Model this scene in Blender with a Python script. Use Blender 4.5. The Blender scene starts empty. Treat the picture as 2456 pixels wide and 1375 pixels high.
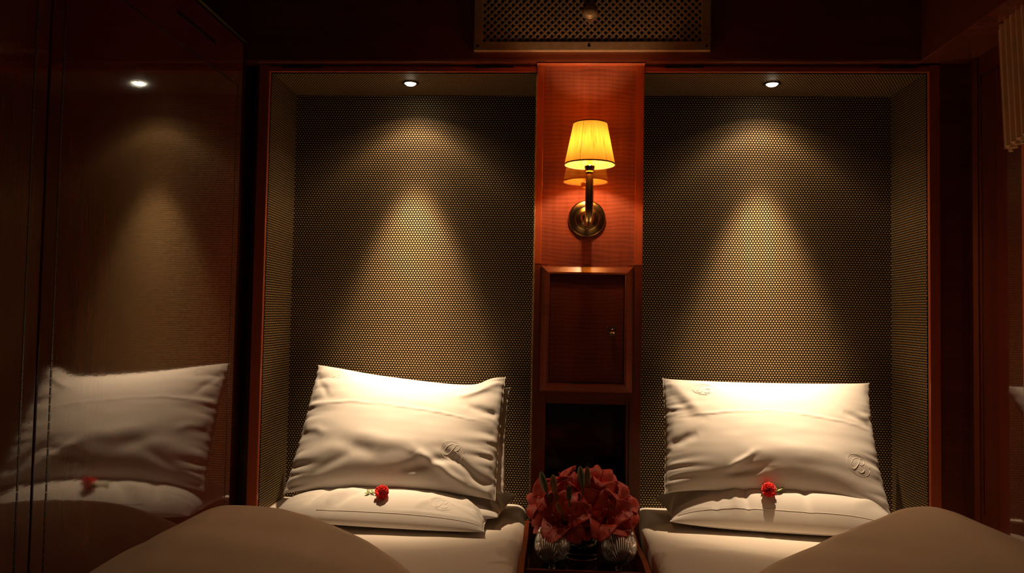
import bpy, bmesh, math, random
from mathutils import Vector, Matrix, Euler, noise
random.seed(7)
PI = math.pi
SC = bpy.context.scene
COL = SC.collection

# ------------------------------------------------------------------ camera, world, lights, exposure
CAM = Vector((0, 0, 1.08))
_up = Vector((800, 45700, -1875)).normalized()
_fw = Vector((97, -79, -1875)).normalized()
_fw = (_fw - _fw.dot(_up) * _up).normalized()
_rt = _fw.cross(_up)
cd = bpy.data.cameras.new('camera')
cd.sensor_width = 36.0
cd.lens = 1875 / 2456 * 36
cd.clip_start = .02
cam = bpy.data.objects.new('camera', cd)
COL.objects.link(cam)
cam.matrix_world = Matrix.Translation(CAM) @ Matrix((_rt, _fw, _up)).to_4x4()
SC.camera = cam

w = bpy.data.worlds.new('world')
SC.world = w
w.use_nodes = True
w.node_tree.nodes['Background'].inputs[0].default_value = (1.0, .92, .80, 1)
w.node_tree.nodes['Background'].inputs[1].default_value = .011

SPOT_POWER = 200.0
SPOT_COLOR = (1.0, .71, .43)
BULB_STRENGTH = 880.0
BULB_COLOR = (1.0, .64, .32)

vs = SC.view_settings
vs.view_transform = 'Standard'
vs.look = 'None'
vs.exposure = 0.0
vs.gamma = 1.0
vs.use_curve_mapping = False


# ------------------------------------------------------------------ node helpers
def new_mat(name):
    m = bpy.data.materials.new(name)
    m.use_nodes = True
    nt = m.node_tree
    b = nt.nodes['Principled BSDF']
    return m, nt, b


def N(nt, t, **kw):
    n = nt.nodes.new(t)
    for k, v in kw.items():
        if k.startswith('i_'):
            n.inputs[int(k[2:])].default_value = v
        else:
            setattr(n, k, v)
    return n


def L(nt, a, b):
    nt.links.new(a, b)


def math_n(nt, op, a, b=None, c=None):
    n = nt.nodes.new('ShaderNodeMath')
    n.operation = op
    for i, x in enumerate((a, b, c)):
        if x is None:
            continue
        if isinstance(x, (int, float)):
            n.inputs[i].default_value = x
        else:
            nt.links.new(x, n.inputs[i])
    return n.outputs[0]


def ramp(nt, fac, stops):
    r = nt.nodes.new('ShaderNodeValToRGB')
    el = r.color_ramp.elements
    while len(el) < len(stops):
        el.new(.5)
    for e, (p, c) in zip(el, stops):
        e.position = p
        e.color = (*c, 1) if len(c) == 3 else c
    nt.links.new(fac, r.inputs[0])
    return r.outputs[0]


def uvmap(nt, scale=(1, 1, 1), rot=0.0):
    t = N(nt, 'ShaderNodeTexCoord')
    mp = N(nt, 'ShaderNodeMapping')
    mp.inputs['Scale'].default_value = scale
    mp.inputs['Rotation'].default_value = (0, 0, rot)
    L(nt, t.outputs['UV'], mp.inputs[0])
    return mp.outputs[0]


def noise_n(nt, vec, scale, detail=3, rough=.5, dist=0):
    n = N(nt, 'ShaderNodeTexNoise')
    n.inputs['Scale'].default_value = scale
    n.inputs['Detail'].default_value = detail
    n.inputs['Roughness'].default_value = rough
    n.inputs['Distortion'].default_value = dist
    L(nt, vec, n.inputs['Vector'])
    return n.outputs['Fac']


def bump_n(nt, h, strength, dist, b):
    n = N(nt, 'ShaderNodeBump')
    n.inputs['Strength'].default_value = strength
    n.inputs['Distance'].default_value = dist
    L(nt, h, n.inputs['Height'])
    L(nt, n.outputs[0], b.inputs['Normal'])
    return n


def wood_mat(name, dark, light, along='v', ior=1.5, rough=.12, fig=0.0, coat=0.0, bump=.05, fine=1.0):
    """varnished veneer; grain runs along u or v of the metre UVs; fig adds cross-grain flame figure"""
    m, nt, b = new_mat(name)
    sc = (90, 4, 1) if along == 'v' else (4, 90, 1)
    v1 = uvmap(nt, sc)
    g = noise_n(nt, v1, 1.0, 4, .6, .3)
    sc2 = (9, 1.6, 1) if along == 'v' else (1.6, 9, 1)
    g2 = noise_n(nt, uvmap(nt, sc2), 1.0, 3, .5, .8)
    mixv = math_n(nt, 'ADD', math_n(nt, 'MULTIPLY', g, .45 * fine), math_n(nt, 'MULTIPLY', g2, .55))
    if fig > 0:
        wv = N(nt, 'ShaderNodeTexWave')
        wv.wave_type = 'BANDS'
        wv.bands_direction = 'Y' if along == 'v' else 'X'
        wv.inputs['Scale'].default_value = 27
        wv.inputs['Distortion'].default_value = 14
        wv.inputs['Detail'].default_value = 3
        wv.inputs['Detail Scale'].default_value = .25
        L(nt, uvmap(nt, (.55, 1, 1) if along == 'v' else (1, .55, 1)), wv.inputs['Vector'])
        mixv = math_n(nt, 'ADD', math_n(nt, 'MULTIPLY', mixv, 1 - fig), math_n(nt, 'MULTIPLY', wv.outputs['Fac'], fig))
    c = ramp(nt, mixv, [(.28, dark), (.68, light)])
    L(nt, c, b.inputs['Base Color'])
    b.inputs['Roughness'].default_value = rough
    b.inputs['IOR'].default_value = ior
    if coat:
        b.inputs['Coat Weight'].default_value = coat
        b.inputs['Coat Roughness'].default_value = .03
        b.inputs['Coat IOR'].default_value = 1.6
    # faint orange peel and grain in the lacquer
    h = math_n(nt, 'ADD', math_n(nt, 'MULTIPLY', g, .6), noise_n(nt, uvmap(nt, (60, 220, 1) if along == 'v' else (220, 60, 1)), 1.0, 2))
    bump_n(nt, h, bump, .001, b)
    return m


def weave_mat(name):
    """dark upholstery woven with staggered rows of pale gold dots"""
    m, nt, b = new_mat(name)
    PX, PZ = .0083, .0139
    tc = N(nt, 'ShaderNodeTexCoord')
    sep = N(nt, 'ShaderNodeSeparateXYZ')
    L(nt, tc.outputs['UV'], sep.inputs[0])
    wob = noise_n(nt, uvmap(nt, (3, 3, 1)), 1.0, 1)
    wob2 = math_n(nt, 'MULTIPLY', math_n(nt, 'SUBTRACT', wob, .5), .010)
    u, v = sep.outputs[0], math_n(nt, 'ADD', sep.outputs[1], wob2)

    def lattice(off):
        fu = math_n(nt, 'SUBTRACT', math_n(nt, 'FRACT', math_n(nt, 'ADD', math_n(nt, 'DIVIDE', u, PX), off)), .5)
        fv = math_n(nt, 'SUBTRACT', math_n(nt, 'FRACT', math_n(nt, 'ADD', math_n(nt, 'DIVIDE', v, PZ), off)), .5)
        du = math_n(nt, 'MULTIPLY', fu, PX)
        dv = math_n(nt, 'MULTIPLY', fv, PZ * 1.1)
        return math_n(nt, 'SQRT', math_n(nt, 'ADD', math_n(nt, 'MULTIPLY', du, du), math_n(nt, 'MULTIPLY', dv, dv)))
    d = math_n(nt, 'MINIMUM', lattice(0.0), lattice(.5))
    mr = N(nt, 'ShaderNodeMapRange')
    mr.interpolation_type = 'SMOOTHSTEP'
    mr.inputs[1].default_value = .0034
    mr.inputs[2].default_value = .0016
    L(nt, d, mr.inputs[0])
    thread = noise_n(nt, uvmap(nt, (400, 400, 1)), 1.0, 2)
    c = ramp(nt, mr.outputs[0], [(0.0, (.010, .005, .002)), (.35, (.060, .028, .006)), (1.0, (.68, .46, .21))])
    mx = N(nt, 'ShaderNodeMix', data_type='RGBA', blend_type='MULTIPLY')
    mx.inputs[0].default_value = .5
    L(nt, c, mx.inputs[6])
    L(nt, ramp(nt, thread, [(.3, (.55, .55, .55)), (.7, (1, 1, 1))]), mx.inputs[7])
    L(nt, mx.outputs[2], b.inputs['Base Color'])
    b.inputs['Roughness'].default_value = .62
    b.inputs['Specular IOR Level'].default_value = .25
    bump_n(nt, mr.outputs[0], .35, .0012, b)
    return m


def cloth_mat(name, col, bump=.12, scale=900, wr=.0):
    m, nt, b = new_mat(name)
    b.inputs['Base Color'].default_value = (*col, 1)
    b.inputs['Roughness'].default_value = .75
    b.inputs['Specular IOR Level'].default_value = .2
    b.inputs['Sheen Weight'].default_value = .08
    t = N(nt, 'ShaderNodeTexCoord')
    n1 = noise_n(nt, t.outputs['Object'], scale, 2)
    n2 = noise_n(nt, t.outputs['Object'], 26, 3, .5, .6)
    h = math_n(nt, 'ADD', math_n(nt, 'MULTIPLY', n1, .15), math_n(nt, 'MULTIPLY', n2, 1.0 + wr))
    bump_n(nt, h, bump, .004, b)
    return m


def plain(name, col, rough=.5, metal=0.0, ior=1.5, spec=.5, var=.12, scale=60):
    m, nt, b = new_mat(name)
    t = N(nt, 'ShaderNodeTexCoord')
    n1 = noise_n(nt, t.outputs['Object'], scale, 3)
    lo = tuple(x * (1 - var) for x in col)
    hi = tuple(min(1, x * (1 + var)) for x in col)
    L(nt, ramp(nt, n1, [(.3, lo), (.7, hi)]), b.inputs['Base Color'])
    b.inputs['Roughness'].default_value = rough
    b.inputs['Metallic'].default_value = metal
    b.inputs['IOR'].default_value = ior
    b.inputs['Specular IOR Level'].default_value = spec
    return m


M = {}
M['panel'] = wood_mat('lacquered_wall_veneer', (.085, .015, .007), (.15, .028, .012), 'v', ior=1.9, rough=.055, bump=.018)
M['stile'] = wood_mat('lacquered_stile', (.13, .028, .010), (.22, .050, .018), 'v', ior=1.7, rough=.10)
M['railh'] = wood_mat('lacquered_rail', (.13, .028, .010), (.22, .050, .018), 'u', ior=1.7, rough=.10)
M['frame'] = wood_mat('red_frame_wood', (.42, .085, .035), (.60, .140, .055), 'v', ior=1.6, rough=.18)
M['frameh'] = wood_mat('red_frame_wood_horizontal', (.42, .085, .035), (.60, .140, .055), 'u', ior=1.6, rough=.18)
M['flame'] = wood_mat('flame_figured_mahogany', (.26, .060, .034), (.47, .132, .072), 'v', ior=1.85, rough=.035, fig=.17, bump=.008)
M['door'] = wood_mat('cabinet_door_veneer', (.14, .03, .012), (.21, .05, .02), 'v', ior=1.5, rough=.22, fig=.2)
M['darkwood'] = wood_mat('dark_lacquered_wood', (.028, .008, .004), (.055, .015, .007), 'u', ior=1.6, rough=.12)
M['header'] = wood_mat('header_veneer', (.14, .034, .017), (.23, .058, .028), 'u', ior=1.6, rough=.14)
M['cabrail'] = wood_mat('cabinet_rail_wood', (.22, .052, .024), (.36, .095, .042), 'u', ior=1.6, rough=.25)
M['tray'] = wood_mat('tray_rim_wood', (.25, .045, .015), (.36, .075, .028), 'u', ior=1.6, rough=.2)
M['inlay'] = plain('dark_inlay', (.012, .006, .004), .4)
M['weave'] = weave_mat('dotted_weave')
M['linen'] = cloth_mat('white_linen', (.70, .66, .62), .05)
M['sheet'] = cloth_mat('cream_sheet', (.72, .64, .56), .05)
M['duvet'] = cloth_mat('duvet_cotton', (.80, .61, .44), .10, 700)
M['thread'] = cloth_mat('embroidery_thread', (.82, .78, .72), .05)
M['cord'] = plain('twisted_cord', (.45, .30, .14), .7, var=.3, scale=300)
M['vent'] = plain('painted_vent_metal', (.52, .33, .20), .45, .3)
M['vent_dark'] = plain('vent_duct', (.010, .009, .008), .9)
M['screw'] = plain('dark_screw', (.05, .04, .03), .35, .9)
M['brass'] = plain('aged_brass', (.62, .45, .20), .26, 1.0, var=.15, scale=40)
M['brass_bright'] = plain('polished_brass', (.95, .70, .30), .12, 1.0, var=.05)
M['petal'] = plain('lily_petal', (.94, .10, .075), .45, var=.35, scale=45)
M['anther'] = plain('anther', (.50, .16, .06), .6)
M['bud'] = plain('lily_bud_skin', (.13, .15, .045), .5, var=.4, scale=50)
M['budwarm'] = plain('opening_bud_skin', (.34, .20, .06), .5, var=.35, scale=50)
M['stem'] = plain('green_stem', (.10, .17, .03), .5, var=.3)
M['leaf'] = plain('carnation_leaf', (.26, .32, .05), .5, var=.3)
M['carnation'] = plain('carnation_petal', (.80, .030, .022), .5, var=.25, scale=120)
M['rubber'] = plain('blackened_tray', (.010, .008, .007), .12)
M['curtain'] = cloth_mat('tan_curtain', (.66, .42, .25), .2)
M['candle'] = plain('candle_sleeve', (.85, .72, .5), .5)
M['water'] = None

m, nt, b = new_mat('cut_crystal')
b.inputs['Base Color'].default_value = (1, 1, 1, 1)
b.inputs['Transmission Weight'].default_value = 1
b.inputs['Roughness'].default_value = .01
b.inputs['IOR'].default_value = 1.55
t_ = N(nt, 'ShaderNodeTexCoord')
bump_n(nt, noise_n(nt, t_.outputs['Object'], 60, 1), .05, .001, b)
M['glass'] = m

m, nt, b = new_mat('lamp_lens')
b.inputs['Base Color'].default_value = (1, .9, .7, 1)
b.inputs['Emission Color'].default_value = (1, .86, .62, 1)
b.inputs['Emission Strength'].default_value = 30
M['lens'] = m
m, nt, b = new_mat('glowing_bulb')
b.inputs['Emission Color'].default_value = (*BULB_COLOR, 1)
b.inputs['Emission Strength'].default_value = BULB_STRENGTH
M['bulb'] = m

# raw silk shade: light comes through it
m, nt, b = new_mat('silk_lampshade')
out = nt.nodes['Material Output']
dif = N(nt, 'ShaderNodeBsdfDiffuse')
trn = N(nt, 'ShaderNodeBsdfTranslucent')
mixs = N(nt, 'ShaderNodeMixShader')
mixs.inputs[0].default_value = .095
st = noise_n(nt, uvmap(nt, (150, 12, 1), .30), 1.0, 4, .65)
cc = ramp(nt, st, [(.25, (.42, .13, .012)), (.42, (.90, .43, .05)), (.7, (.97, .56, .08))])
L(nt, cc, dif.inputs[0])
L(nt, cc, trn.inputs[0])
L(nt, dif.outputs[0], mixs.inputs[1])
L(nt, trn.outputs[0], mixs.inputs[2])
L(nt, mixs.outputs[0], out.inputs[0])
M['shade'] = m
M['shade_trim'] = plain('shade_braid', (.34, .17, .05), .7)


# ------------------------------------------------------------------ mesh helpers
class MB:
    def __init__(self):
        self.v, self.f = [], []

    def add(self, vs_, fs_):
        o = len(self.v)
        self.v += [tuple(p) for p in vs_]
        self.f += [tuple(i + o for i in f) for f in fs_]
        return self

    def box(self, x0, x1, y0, y1, z0, z1, bev=0.0):
        bm = bmesh.new()
        bmesh.ops.create_cube(bm, size=1)
        for p in bm.verts:
            p.co = Vector(((x0 + x1) / 2 + p.co.x * (x1 - x0), (y0 + y1) / 2 + p.co.y * (y1 - y0), (z0 + z1) / 2 + p.co.z * (z1 - z0)))
        if bev:
            bmesh.ops.bevel(bm, geom=bm.edges[:], offset=bev, segments=2, affect='EDGES', profile=.6)
        bm.verts.index_update()
        self.add([p.co for p in bm.verts], [[q.index for q in f.verts] for f in bm.faces])
        bm.free()
        return self

    def prism(self, pts, axis, a0, a1):
        """extrude a closed 2D outline along an axis; pts are the other two coordinates in order"""
        def mk(p, a):
            if axis == 'x':
                return (a, p[0], p[1])
            if axis == 'y':
                return (p[0], a, p[1])
            return (p[0], p[1], a)
        n = len(pts)
        vs_ = [mk(p, a0) for p in pts] + [mk(p, a1) for p in pts]
        fs_ = [(i, (i + 1) % n, n + (i + 1) % n, n + i) for i in range(n)]
        fs_ += [tuple(range(n))[::-1], tuple(range(n, 2 * n))]
        return self.add(vs_, fs_)

    def lathe(self, prof, c, seg=48, axis='z', close=False, rfun=None):
        """prof list of (r, h)"""
        vs_, fs_ = [], []
        n = len(prof)
        for i, (r, h) in enumerate(prof):
            for k in range(seg):
                a = 2 * PI * k / seg
                rr = r + (rfun(i, a, r, h) if rfun else 0)
                x, y = rr * math.cos(a), rr * math.sin(a)
                if axis == 'z':
                    p = (c[0] + x, c[1] + y, c[2] + h)
                elif axis == 'y':
                    p = (c[0] + x, c[1] + h, c[2] + y)
                else:
                    p = (c[0] + h, c[1] + x, c[2] + y)
                vs_.append(p)
        for i in range(n - 1 + (1 if close else 0)):
            i2 = (i + 1) % n
            for k in range(seg):
                k2 = (k + 1) % seg
                fs_.append((i * seg + k, i * seg + k2, i2 * seg + k2, i2 * seg + k))
        return self.add(vs_, fs_)

    def tube(self, pts, r, seg=10, cap=True):
        pts = [Vector(p) for p in pts]
        n = len(pts)
        rs = r if isinstance(r, (list, tuple)) else [r] * n
        tg = [(pts[min(i + 1, n - 1)] - pts[max(i - 1, 0)]).normalized() for i in range(n)]
        up = Vector((0, 0, 1)) if abs(tg[0].z) < .9 else Vector((1, 0, 0))
        nr = (up - up.dot(tg[0]) * tg[0]).normalized()
        vs_, fs_ = [], []
        for i in range(n):
            nr = (nr - nr.dot(tg[i]) * tg[i]).normalized()
            bn = tg[i].cross(nr)
            for k in range(seg):
                a = 2 * PI * k / seg
                vs_.append(pts[i] + rs[i] * (math.cos(a) * nr + math.sin(a) * bn))
        for i in range(n - 1):
            for k in range(seg):
                k2 = (k + 1) % seg
                fs_.append((i * seg + k, i * seg + k2, (i + 1) * seg + k2, (i + 1) * seg + k))
        if cap:
            fs_ += [tuple(range(seg))[::-1], tuple(range((n - 1) * seg, n * seg))]
        return self.add(vs_, fs_)

    def grid(self, fn, nu, nv, wrap=False, flip=False):
        vs_, fs_ = [], []
        for j in range(nv + 1):
            for i in range(nu + 1):
                vs_.append(fn(i / nu, j / nv))
        w_ = nu + 1
        for j in range(nv):
            for i in range(nu):
                q = (j * w_ + i, j * w_ + i + 1, (j + 1) * w_ + i + 1, (j + 1) * w_ + i)
                fs_.append(q[::-1] if flip else q)
        return self.add(vs_, fs_)

    def ball(self, c, r, seg=16, sc=(1, 1, 1)):
        prof = [(max(1e-5, r * math.sin(PI * i / seg * 1.0)), -r * math.cos(PI * i / seg)) for i in range(seg + 1)]
        o = len(self.v)
        self.lathe(prof, (0, 0, 0), seg * 2)
        for i in range(o, len(self.v)):
            x, y, z = self.v[i]
            self.v[i] = (c[0] + x * sc[0], c[1] + y * sc[1], c[2] + z * sc[2])
        return self

    def build(self, name, mat, parent=None, smooth=False, base=None, merge=True, angle=None, uvrot=False):
        me = bpy.data.meshes.new(name)
        off = Vector(base) if base is not None else Vector((0, 0, 0))
        if parent is not None and base is None:
            off = parent.matrix_world.translation.copy() if parent.parent is None else _wl(parent)
        vv = [Vector(p) for p in self.v]
        me.from_pydata([p - off for p in vv], [], self.f)
        bm = bmesh.new()
        bm.from_mesh(me)
        if merge:
            bmesh.ops.remove_doubles(bm, verts=bm.verts, dist=1e-6)
        bmesh.ops.recalc_face_normals(bm, faces=bm.faces)
        uv = bm.loops.layers.uv.new('UVMap')
        for f in bm.faces:
            n_ = f.normal
            ax = max(range(3), key=lambda k: abs(n_[k]))
            for lp in f.loops:
                p = lp.vert.co + off
                lp[uv].uv = (p.y, p.z) if ax == 0 else ((p.x, p.z) if ax == 1 else (p.x, p.y))
            f.smooth = smooth
        bm.to_mesh(me)
        bm.free()
        if smooth and angle:
            me.set_sharp_from_angle(angle=math.radians(angle))
        me.materials.append(mat)
        o = bpy.data.objects.new(name, me)
        COL.objects.link(o)
        if parent is not None:
            o.parent = parent
            if base is not None:
                o.location = off - _wl(parent)
        else:
            o.location = off
        return o


def _wl(o):
    l = Vector(o.location)
    while o.parent is not None:
        o = o.parent
        l = l + Vector(o.location)
    return l


def thing(name, label, cat, loc=(0, 0, 0), group=None):
    o = bpy.data.objects.new(name, None)
    COL.objects.link(o)
    o.location = loc
    o.empty_display_size = .05
    o['label'] = label
    o['category'] = cat
    if group:
        o['group'] = group
    bpy.context.view_layer.update()
    return o


def tag(o, label, cat, group=None):
    o['label'] = label
    o['category'] = cat
    if group:
        o['group'] = group
    return o


def struct(name, loc=(0, 0, 0)):
    o = bpy.data.objects.new(name, None)
    COL.objects.link(o)
    o.location = loc
    o['kind'] = 'structure'
    bpy.context.view_layer.update()
    return o


def smooth01(x):
    x = max(0.0, min(1.0, x))
    return x * x * (3 - 2 * x)


def interp(tbl, x):
    """smooth piecewise interpolation through (x, y) pairs"""
    if x <= tbl[0][0]:
        return tbl[0][1]
    for (a, fa), (b_, fb) in zip(tbl, tbl[1:]):
        if x <= b_:
            t = (x - a) / (b_ - a)
            return fa + (fb - fa) * t
    return tbl[-1][1]


# ------------------------------------------------------------------ room measures (metres)
XL, XR = -.840, 1.112          # faces of the left and right walls
YF, YB = 2.15, 2.39            # front plane of the bed niches, their back wall
ZN = 1.769                     # soffit of the niches
ZB = .52                       # top of the mattresses
NL = (-.811, -.053)            # inner edges of left niche
NR = (.243, 1.010)

# floor and ceiling
o = MB().box(-1.0, 1.3, -.9, 2.6, -.05, 0).build('floor', M['darkwood'])
o['kind'] = 'structure'
o = MB().box(-1.0, 1.3, -.9, 2.6, 2.14, 2.19).build('ceiling', M['darkwood'])
o['kind'] = 'structure'

# ---------------------------------------------------------------- end wall with two fabric lined niches
wb = struct('wall_back')
# woven linings
for (a, b_, side) in ((NL[0], NL[1], 'l'), (NR[0], NR[1], 'r')):
    MB().box(a - .02, b_ + .02, YB, YB + .03, .3, ZN + .02).build('woven_back_panel', M['weave'], wb)
    # the soffit stops short of the lamp hole by nothing: lamp sits on its face
    MB().box(a - .01, b_ + .01, YF + .012, YB, ZN, ZN + .012).build('woven_soffit_panel', M['weave'], wb)
MB().box(NL[0] - .03, NL[0], YF + .012, YB, .3, ZN).build('woven_side_panel', M['weave'], wb)
MB().box(NR[1], NR[1] + .03, YF + .012, YB, .3, ZN).build('woven_side_panel', M['weave'], wb)
MB().box(NL[1], NL[1] + .006, YF + .012, YB, .3, ZN).build('woven_side_panel', M['weave'], wb)
MB().box(NR[0] - .006, NR[0], YF + .012, YB, .3, ZN).build('woven_side_panel', M['weave'], wb)
# red wooden frames of the niches
for xo0, xo1 in ((-.841, -.811), (1.010, 1.038)):
    MB().box(xo0, xo1, YF, YF + .02, .3, 1.788, .002).build('niche_frame_stile', M['frame'], wb)
for x0, x1 in ((-.811, -.053), (.243, 1.010)):
    MB().prism([(YF, ZN), (YF, 1.780), (YF + .006, 1.788), (YF + .02, 1.788), (YF + .02, ZN)], 'x', x0, x1).build('niche_frame_rail', M['frameh'], wb)
# little dark vent slots let into the top rails
for x0, x1 in ((-.227, -.120), (-.775, -.660), (.300, .405), (.880, .975)):
    MB().box(x0, x1, YF - .0025, YF + .004, 1.7785, 1.7835, .0008).build('air_slot', M['inlay'], wb)
# pillar: edge strips and figured middle panel
MB().box(-.0522, -.0335, YF - .004, YF + .02, 1.231, 1.783, .0015).build('pillar_strip', M['frame'], wb)
MB().box(.2205, .2435, YF - .004, YF + .02, 1.231, 1.783, .0015).build('pillar_strip', M['frame'], wb)
MB().box(-.0335, .2205, YF, YF + .02, 1.20, 1.783).build('figured_panel', M['flame'], wb)
MB().box(-.0522, -.0155, YF - .003, YF + .02, .3, 1.231, .0015).build('pillar_stile', M['stile'], wb)
MB().box(.203, .2435, YF - .003, YF + .02, .3, 1.231, .0015).build('pillar_stile', M['stile'], wb)
MB().box(-.0155, .203, YF - .001, YF + .02, .851, 1.20).build('pillar_rail', M['railh'], wb)
MB().box(.2095, .2125, YF - .0035, YF, .3, .86).build('pillar_inlay', M['inlay'], wb)
# open cubby under the cabinet, dark inside
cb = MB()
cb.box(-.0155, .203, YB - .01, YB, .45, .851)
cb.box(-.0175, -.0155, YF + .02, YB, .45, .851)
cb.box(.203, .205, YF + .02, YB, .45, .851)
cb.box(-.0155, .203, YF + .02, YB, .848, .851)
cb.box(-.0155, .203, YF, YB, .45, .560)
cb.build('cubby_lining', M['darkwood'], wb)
# twisted cord along the left edge of the pillar
pts = [(-.0535, YF - .0035, z) for z in [.42 + i * .0045 for i in range(300)] if z < 1.765]
cm = MB()
for ph in (0, PI):
    cm.tube([(p[0] + .0017 * math.cos(p[2] * 620 + ph), p[1] + .0017 * math.sin(p[2] * 620 + ph), p[2]) for p in pts], .0016, 5)
cm.build('twisted_cord', M['cord'], wb, True)
# header board above the niches, its lower edge rounded
MB().prism([(YF + .02, 1.789), (YF - .014, 1.789), (YF - .019, 1.7905), (YF - .0205, 1.796), (YF - .0205, 2.14), (YF + .02, 2.14)], 'x', -.875, .98).build('header_board', M['header'], wb)
MB().prism([(YF + .01, 1.7835), (YF - .016, 1.7835), (YF - .019, 1.786), (YF - .016, 1.789), (YF + .01, 1.789)], 'x', -.053, .243).build('header_bead', M['frameh'], wb)
# end wall beside the right niche and behind the left corner
MB().box(1.038, 1.14, YF + .004, YF + .03, 0, 2.14).build('side_board', M['header'], wb)
MB().box(-.90, -.841, YF + .06, YF + .09, 0, 2.14).build('side_board', M['header'], wb)
MB().box(-.82, -.053, YB + .03, YB + .05, 0, 2.14).build('backing_board', M['darkwood'], wb)
MB().box(-.053, .243, YB, YB + .05, 0, 2.14).build('backing_board', M['darkwood'], wb)
MB().box(.243, 1.14, YB + .03, YB + .05, 0, 2.14).build('backing_board', M['darkwood'], wb)

# ---------------------------------------------------------------- left wall
wl = struct('wall_left')
MB().box(-.91, -.875, -.9, 2.45, 0, 2.14).build('wall_board', M['darkwood'], wl)
MB().box(-.875, XL, 1.243, 2.033, 0, 1.806, .0015).build('lacquered_panel', M['panel'], wl)
MB().box(-.875, XL, .30, 1.238, 0, 1.806, .0015).build('lacquered_panel', M['panel'], wl)
MB().box(-.875, XL - .004, 1.236, 1.245, 0, 1.806).build('joint_strip', M['inlay'], wl)
MB().prism([(-.875, 1.808), (-.836, 1.808), (-.832, 1.812), (-.834, 1.818), (-.845, 1.823), (-.875, 1.826)], 'y', .3, 2.04).build('cornice', M['inlay'], wl)
# dashed dark inlay lines round each panel
def inlay_line(parent, x, pts, dash=.013, gap=.0016, w_=.0034):
    mb = MB()
    for (y0, z0), (y1, z1) in zip(pts, pts[1:]):
        ln = math.hypot(y1 - y0, z1 - z0)
        k = max(1, int(ln / (dash + gap)))
        for i in range(k):
            a, b2 = i / k, (i + 1) / k - gap / ln
            ya, za, yb, zb = y0 + (y1 - y0) * a, z0 + (z1 - z0) * a, y0 + (y1 - y0) * b2, z0 + (z1 - z0) * b2
            dy, dz = (-(z1 - z0) / ln * w_ / 2, (y1 - y0) / ln * w_ / 2)
            s = .0006 if x < 0 else -.0006
            q = [(ya - dy, za - dz), (ya + dy, za + dz), (yb + dy, zb + dz), (yb - dy, zb - dz)]
            mb.prism(q, 'x', x - s, x + s)
    o_ = mb.build('inlay_line', M['inlay'], parent)
    return o_


inlay_line(wl, XL, [(1.277, .587), (1.277, 1.683), (2.002, 1.683), (2.002, .587), (1.277, .587)])
inlay_line(wl, XL, [(.40, .587), (.40, 1.683), (1.205, 1.683), (1.205, .587), (.40, .587)])
# recessed grip slot high up in the frieze
MB().box(XL - .002, XL + .0006, 1.66, 1.86, 1.742, 1.752, .0005).build('frieze_slot', M['inlay'], wl)

# ---------------------------------------------------------------- right wall
wr_ = struct('wall_right')
MB().box(1.14, 1.18, -.9, 2.45, 0, 2.14).build('wall_board', M['darkwood'], wr_)
MB().box(XR, 1.14, .30, 2.154, 0, 1.86, .0015).build('lacquered_panel', M['panel'], wr_)
inlay_line(wr_, XR, [(2.083, .60), (2.083, 1.735), (.9, 1.735)])
MB().box(XR - .0035, XR, 2.099, 2.125, 0, 1.79, .001).build('corner_strip', M['stile'], wr_)
MB().box(.98, 1.14, .3, YF + .01, 1.792, 2.14, .003).build('ceiling_cove', M['header'], wr_)
MB().box(XR - .020, XR, 1.80, 1.880, .45, 1.60, .003).build('window_jamb', M['frame'], wr_)

# ---------------------------------------------------------------- vent grille over the pillar
vt = thing('vent_grille', 'tan metal vent with a diamond lattice above the wall lamp', 'vent', (.094, 2.115, 1.815))
x0, x1, z0, z1, yv = -.228, .417, 1.816, 2.085, 2.118
fr = .0245
MB().box(x0 + .01, x1 - .01, yv + .002, yv + .011, z0 + .01, z1 - .01).build('dark_duct', M['vent_dark'], vt)
fm = MB()
yb_ = yv + .0115
def bevelbar(mb, pts_out, pts_in):
    pass
for (a, b_, c_, d_) in ((x0, x1, z0, z0 + fr), (x0, x1, z1 - fr, z1), (x0, x0 + fr, z0 + fr, z1 - fr), (x1 - fr, x1, z0 + fr, z1 - fr)):
    fm.box(a, b_, yv - .004, yb_, c_, d_, .0012)
fm.build('rim', M['vent'], vt)
# lattice: two families of crossing strips clipped to the opening
def lattice(xa, xb, za, zb, pitch, w_, y):
    mb = MB()
    for fam in (1, -1):
        t0 = (za if fam == 1 else -zb) - xb
        k = 0
        c = (za - xb) if fam == 1 else (za + xa)
        cmax = (zb - xa) if fam == 1 else (zb + xb)
        c += pitch * .35
        while c < cmax:
            # z = fam*x + c
            P_ = []
            xs = [xa, xb]
            lo = max(xa, (za - c) if fam == 1 else (c - zb))
            hi = min(xb, (zb - c) if fam == 1 else (c - za))
            if hi - lo > .002:
                p0 = Vector((lo, 0, fam * lo + c))
                p1 = Vector((hi, 0, fam * hi + c))
                n_ = Vector((-fam, 0, 1)).normalized() * w_ / 2
                yy = y + (0 if fam == 1 else .0006)
                q = [p0 - n_, p0 + n_, p1 + n_, p1 - n_]
                mb.add([(p.x, yy, p.z) for p in q] + [(p.x, yy + .0012, p.z) for p in q],
                       [(0, 1, 2, 3), (7, 6, 5, 4), (0, 4, 5, 1), (1, 5, 6, 2), (2, 6, 7, 3), (3, 7, 4, 0)])
            c += pitch
    return mb


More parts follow.
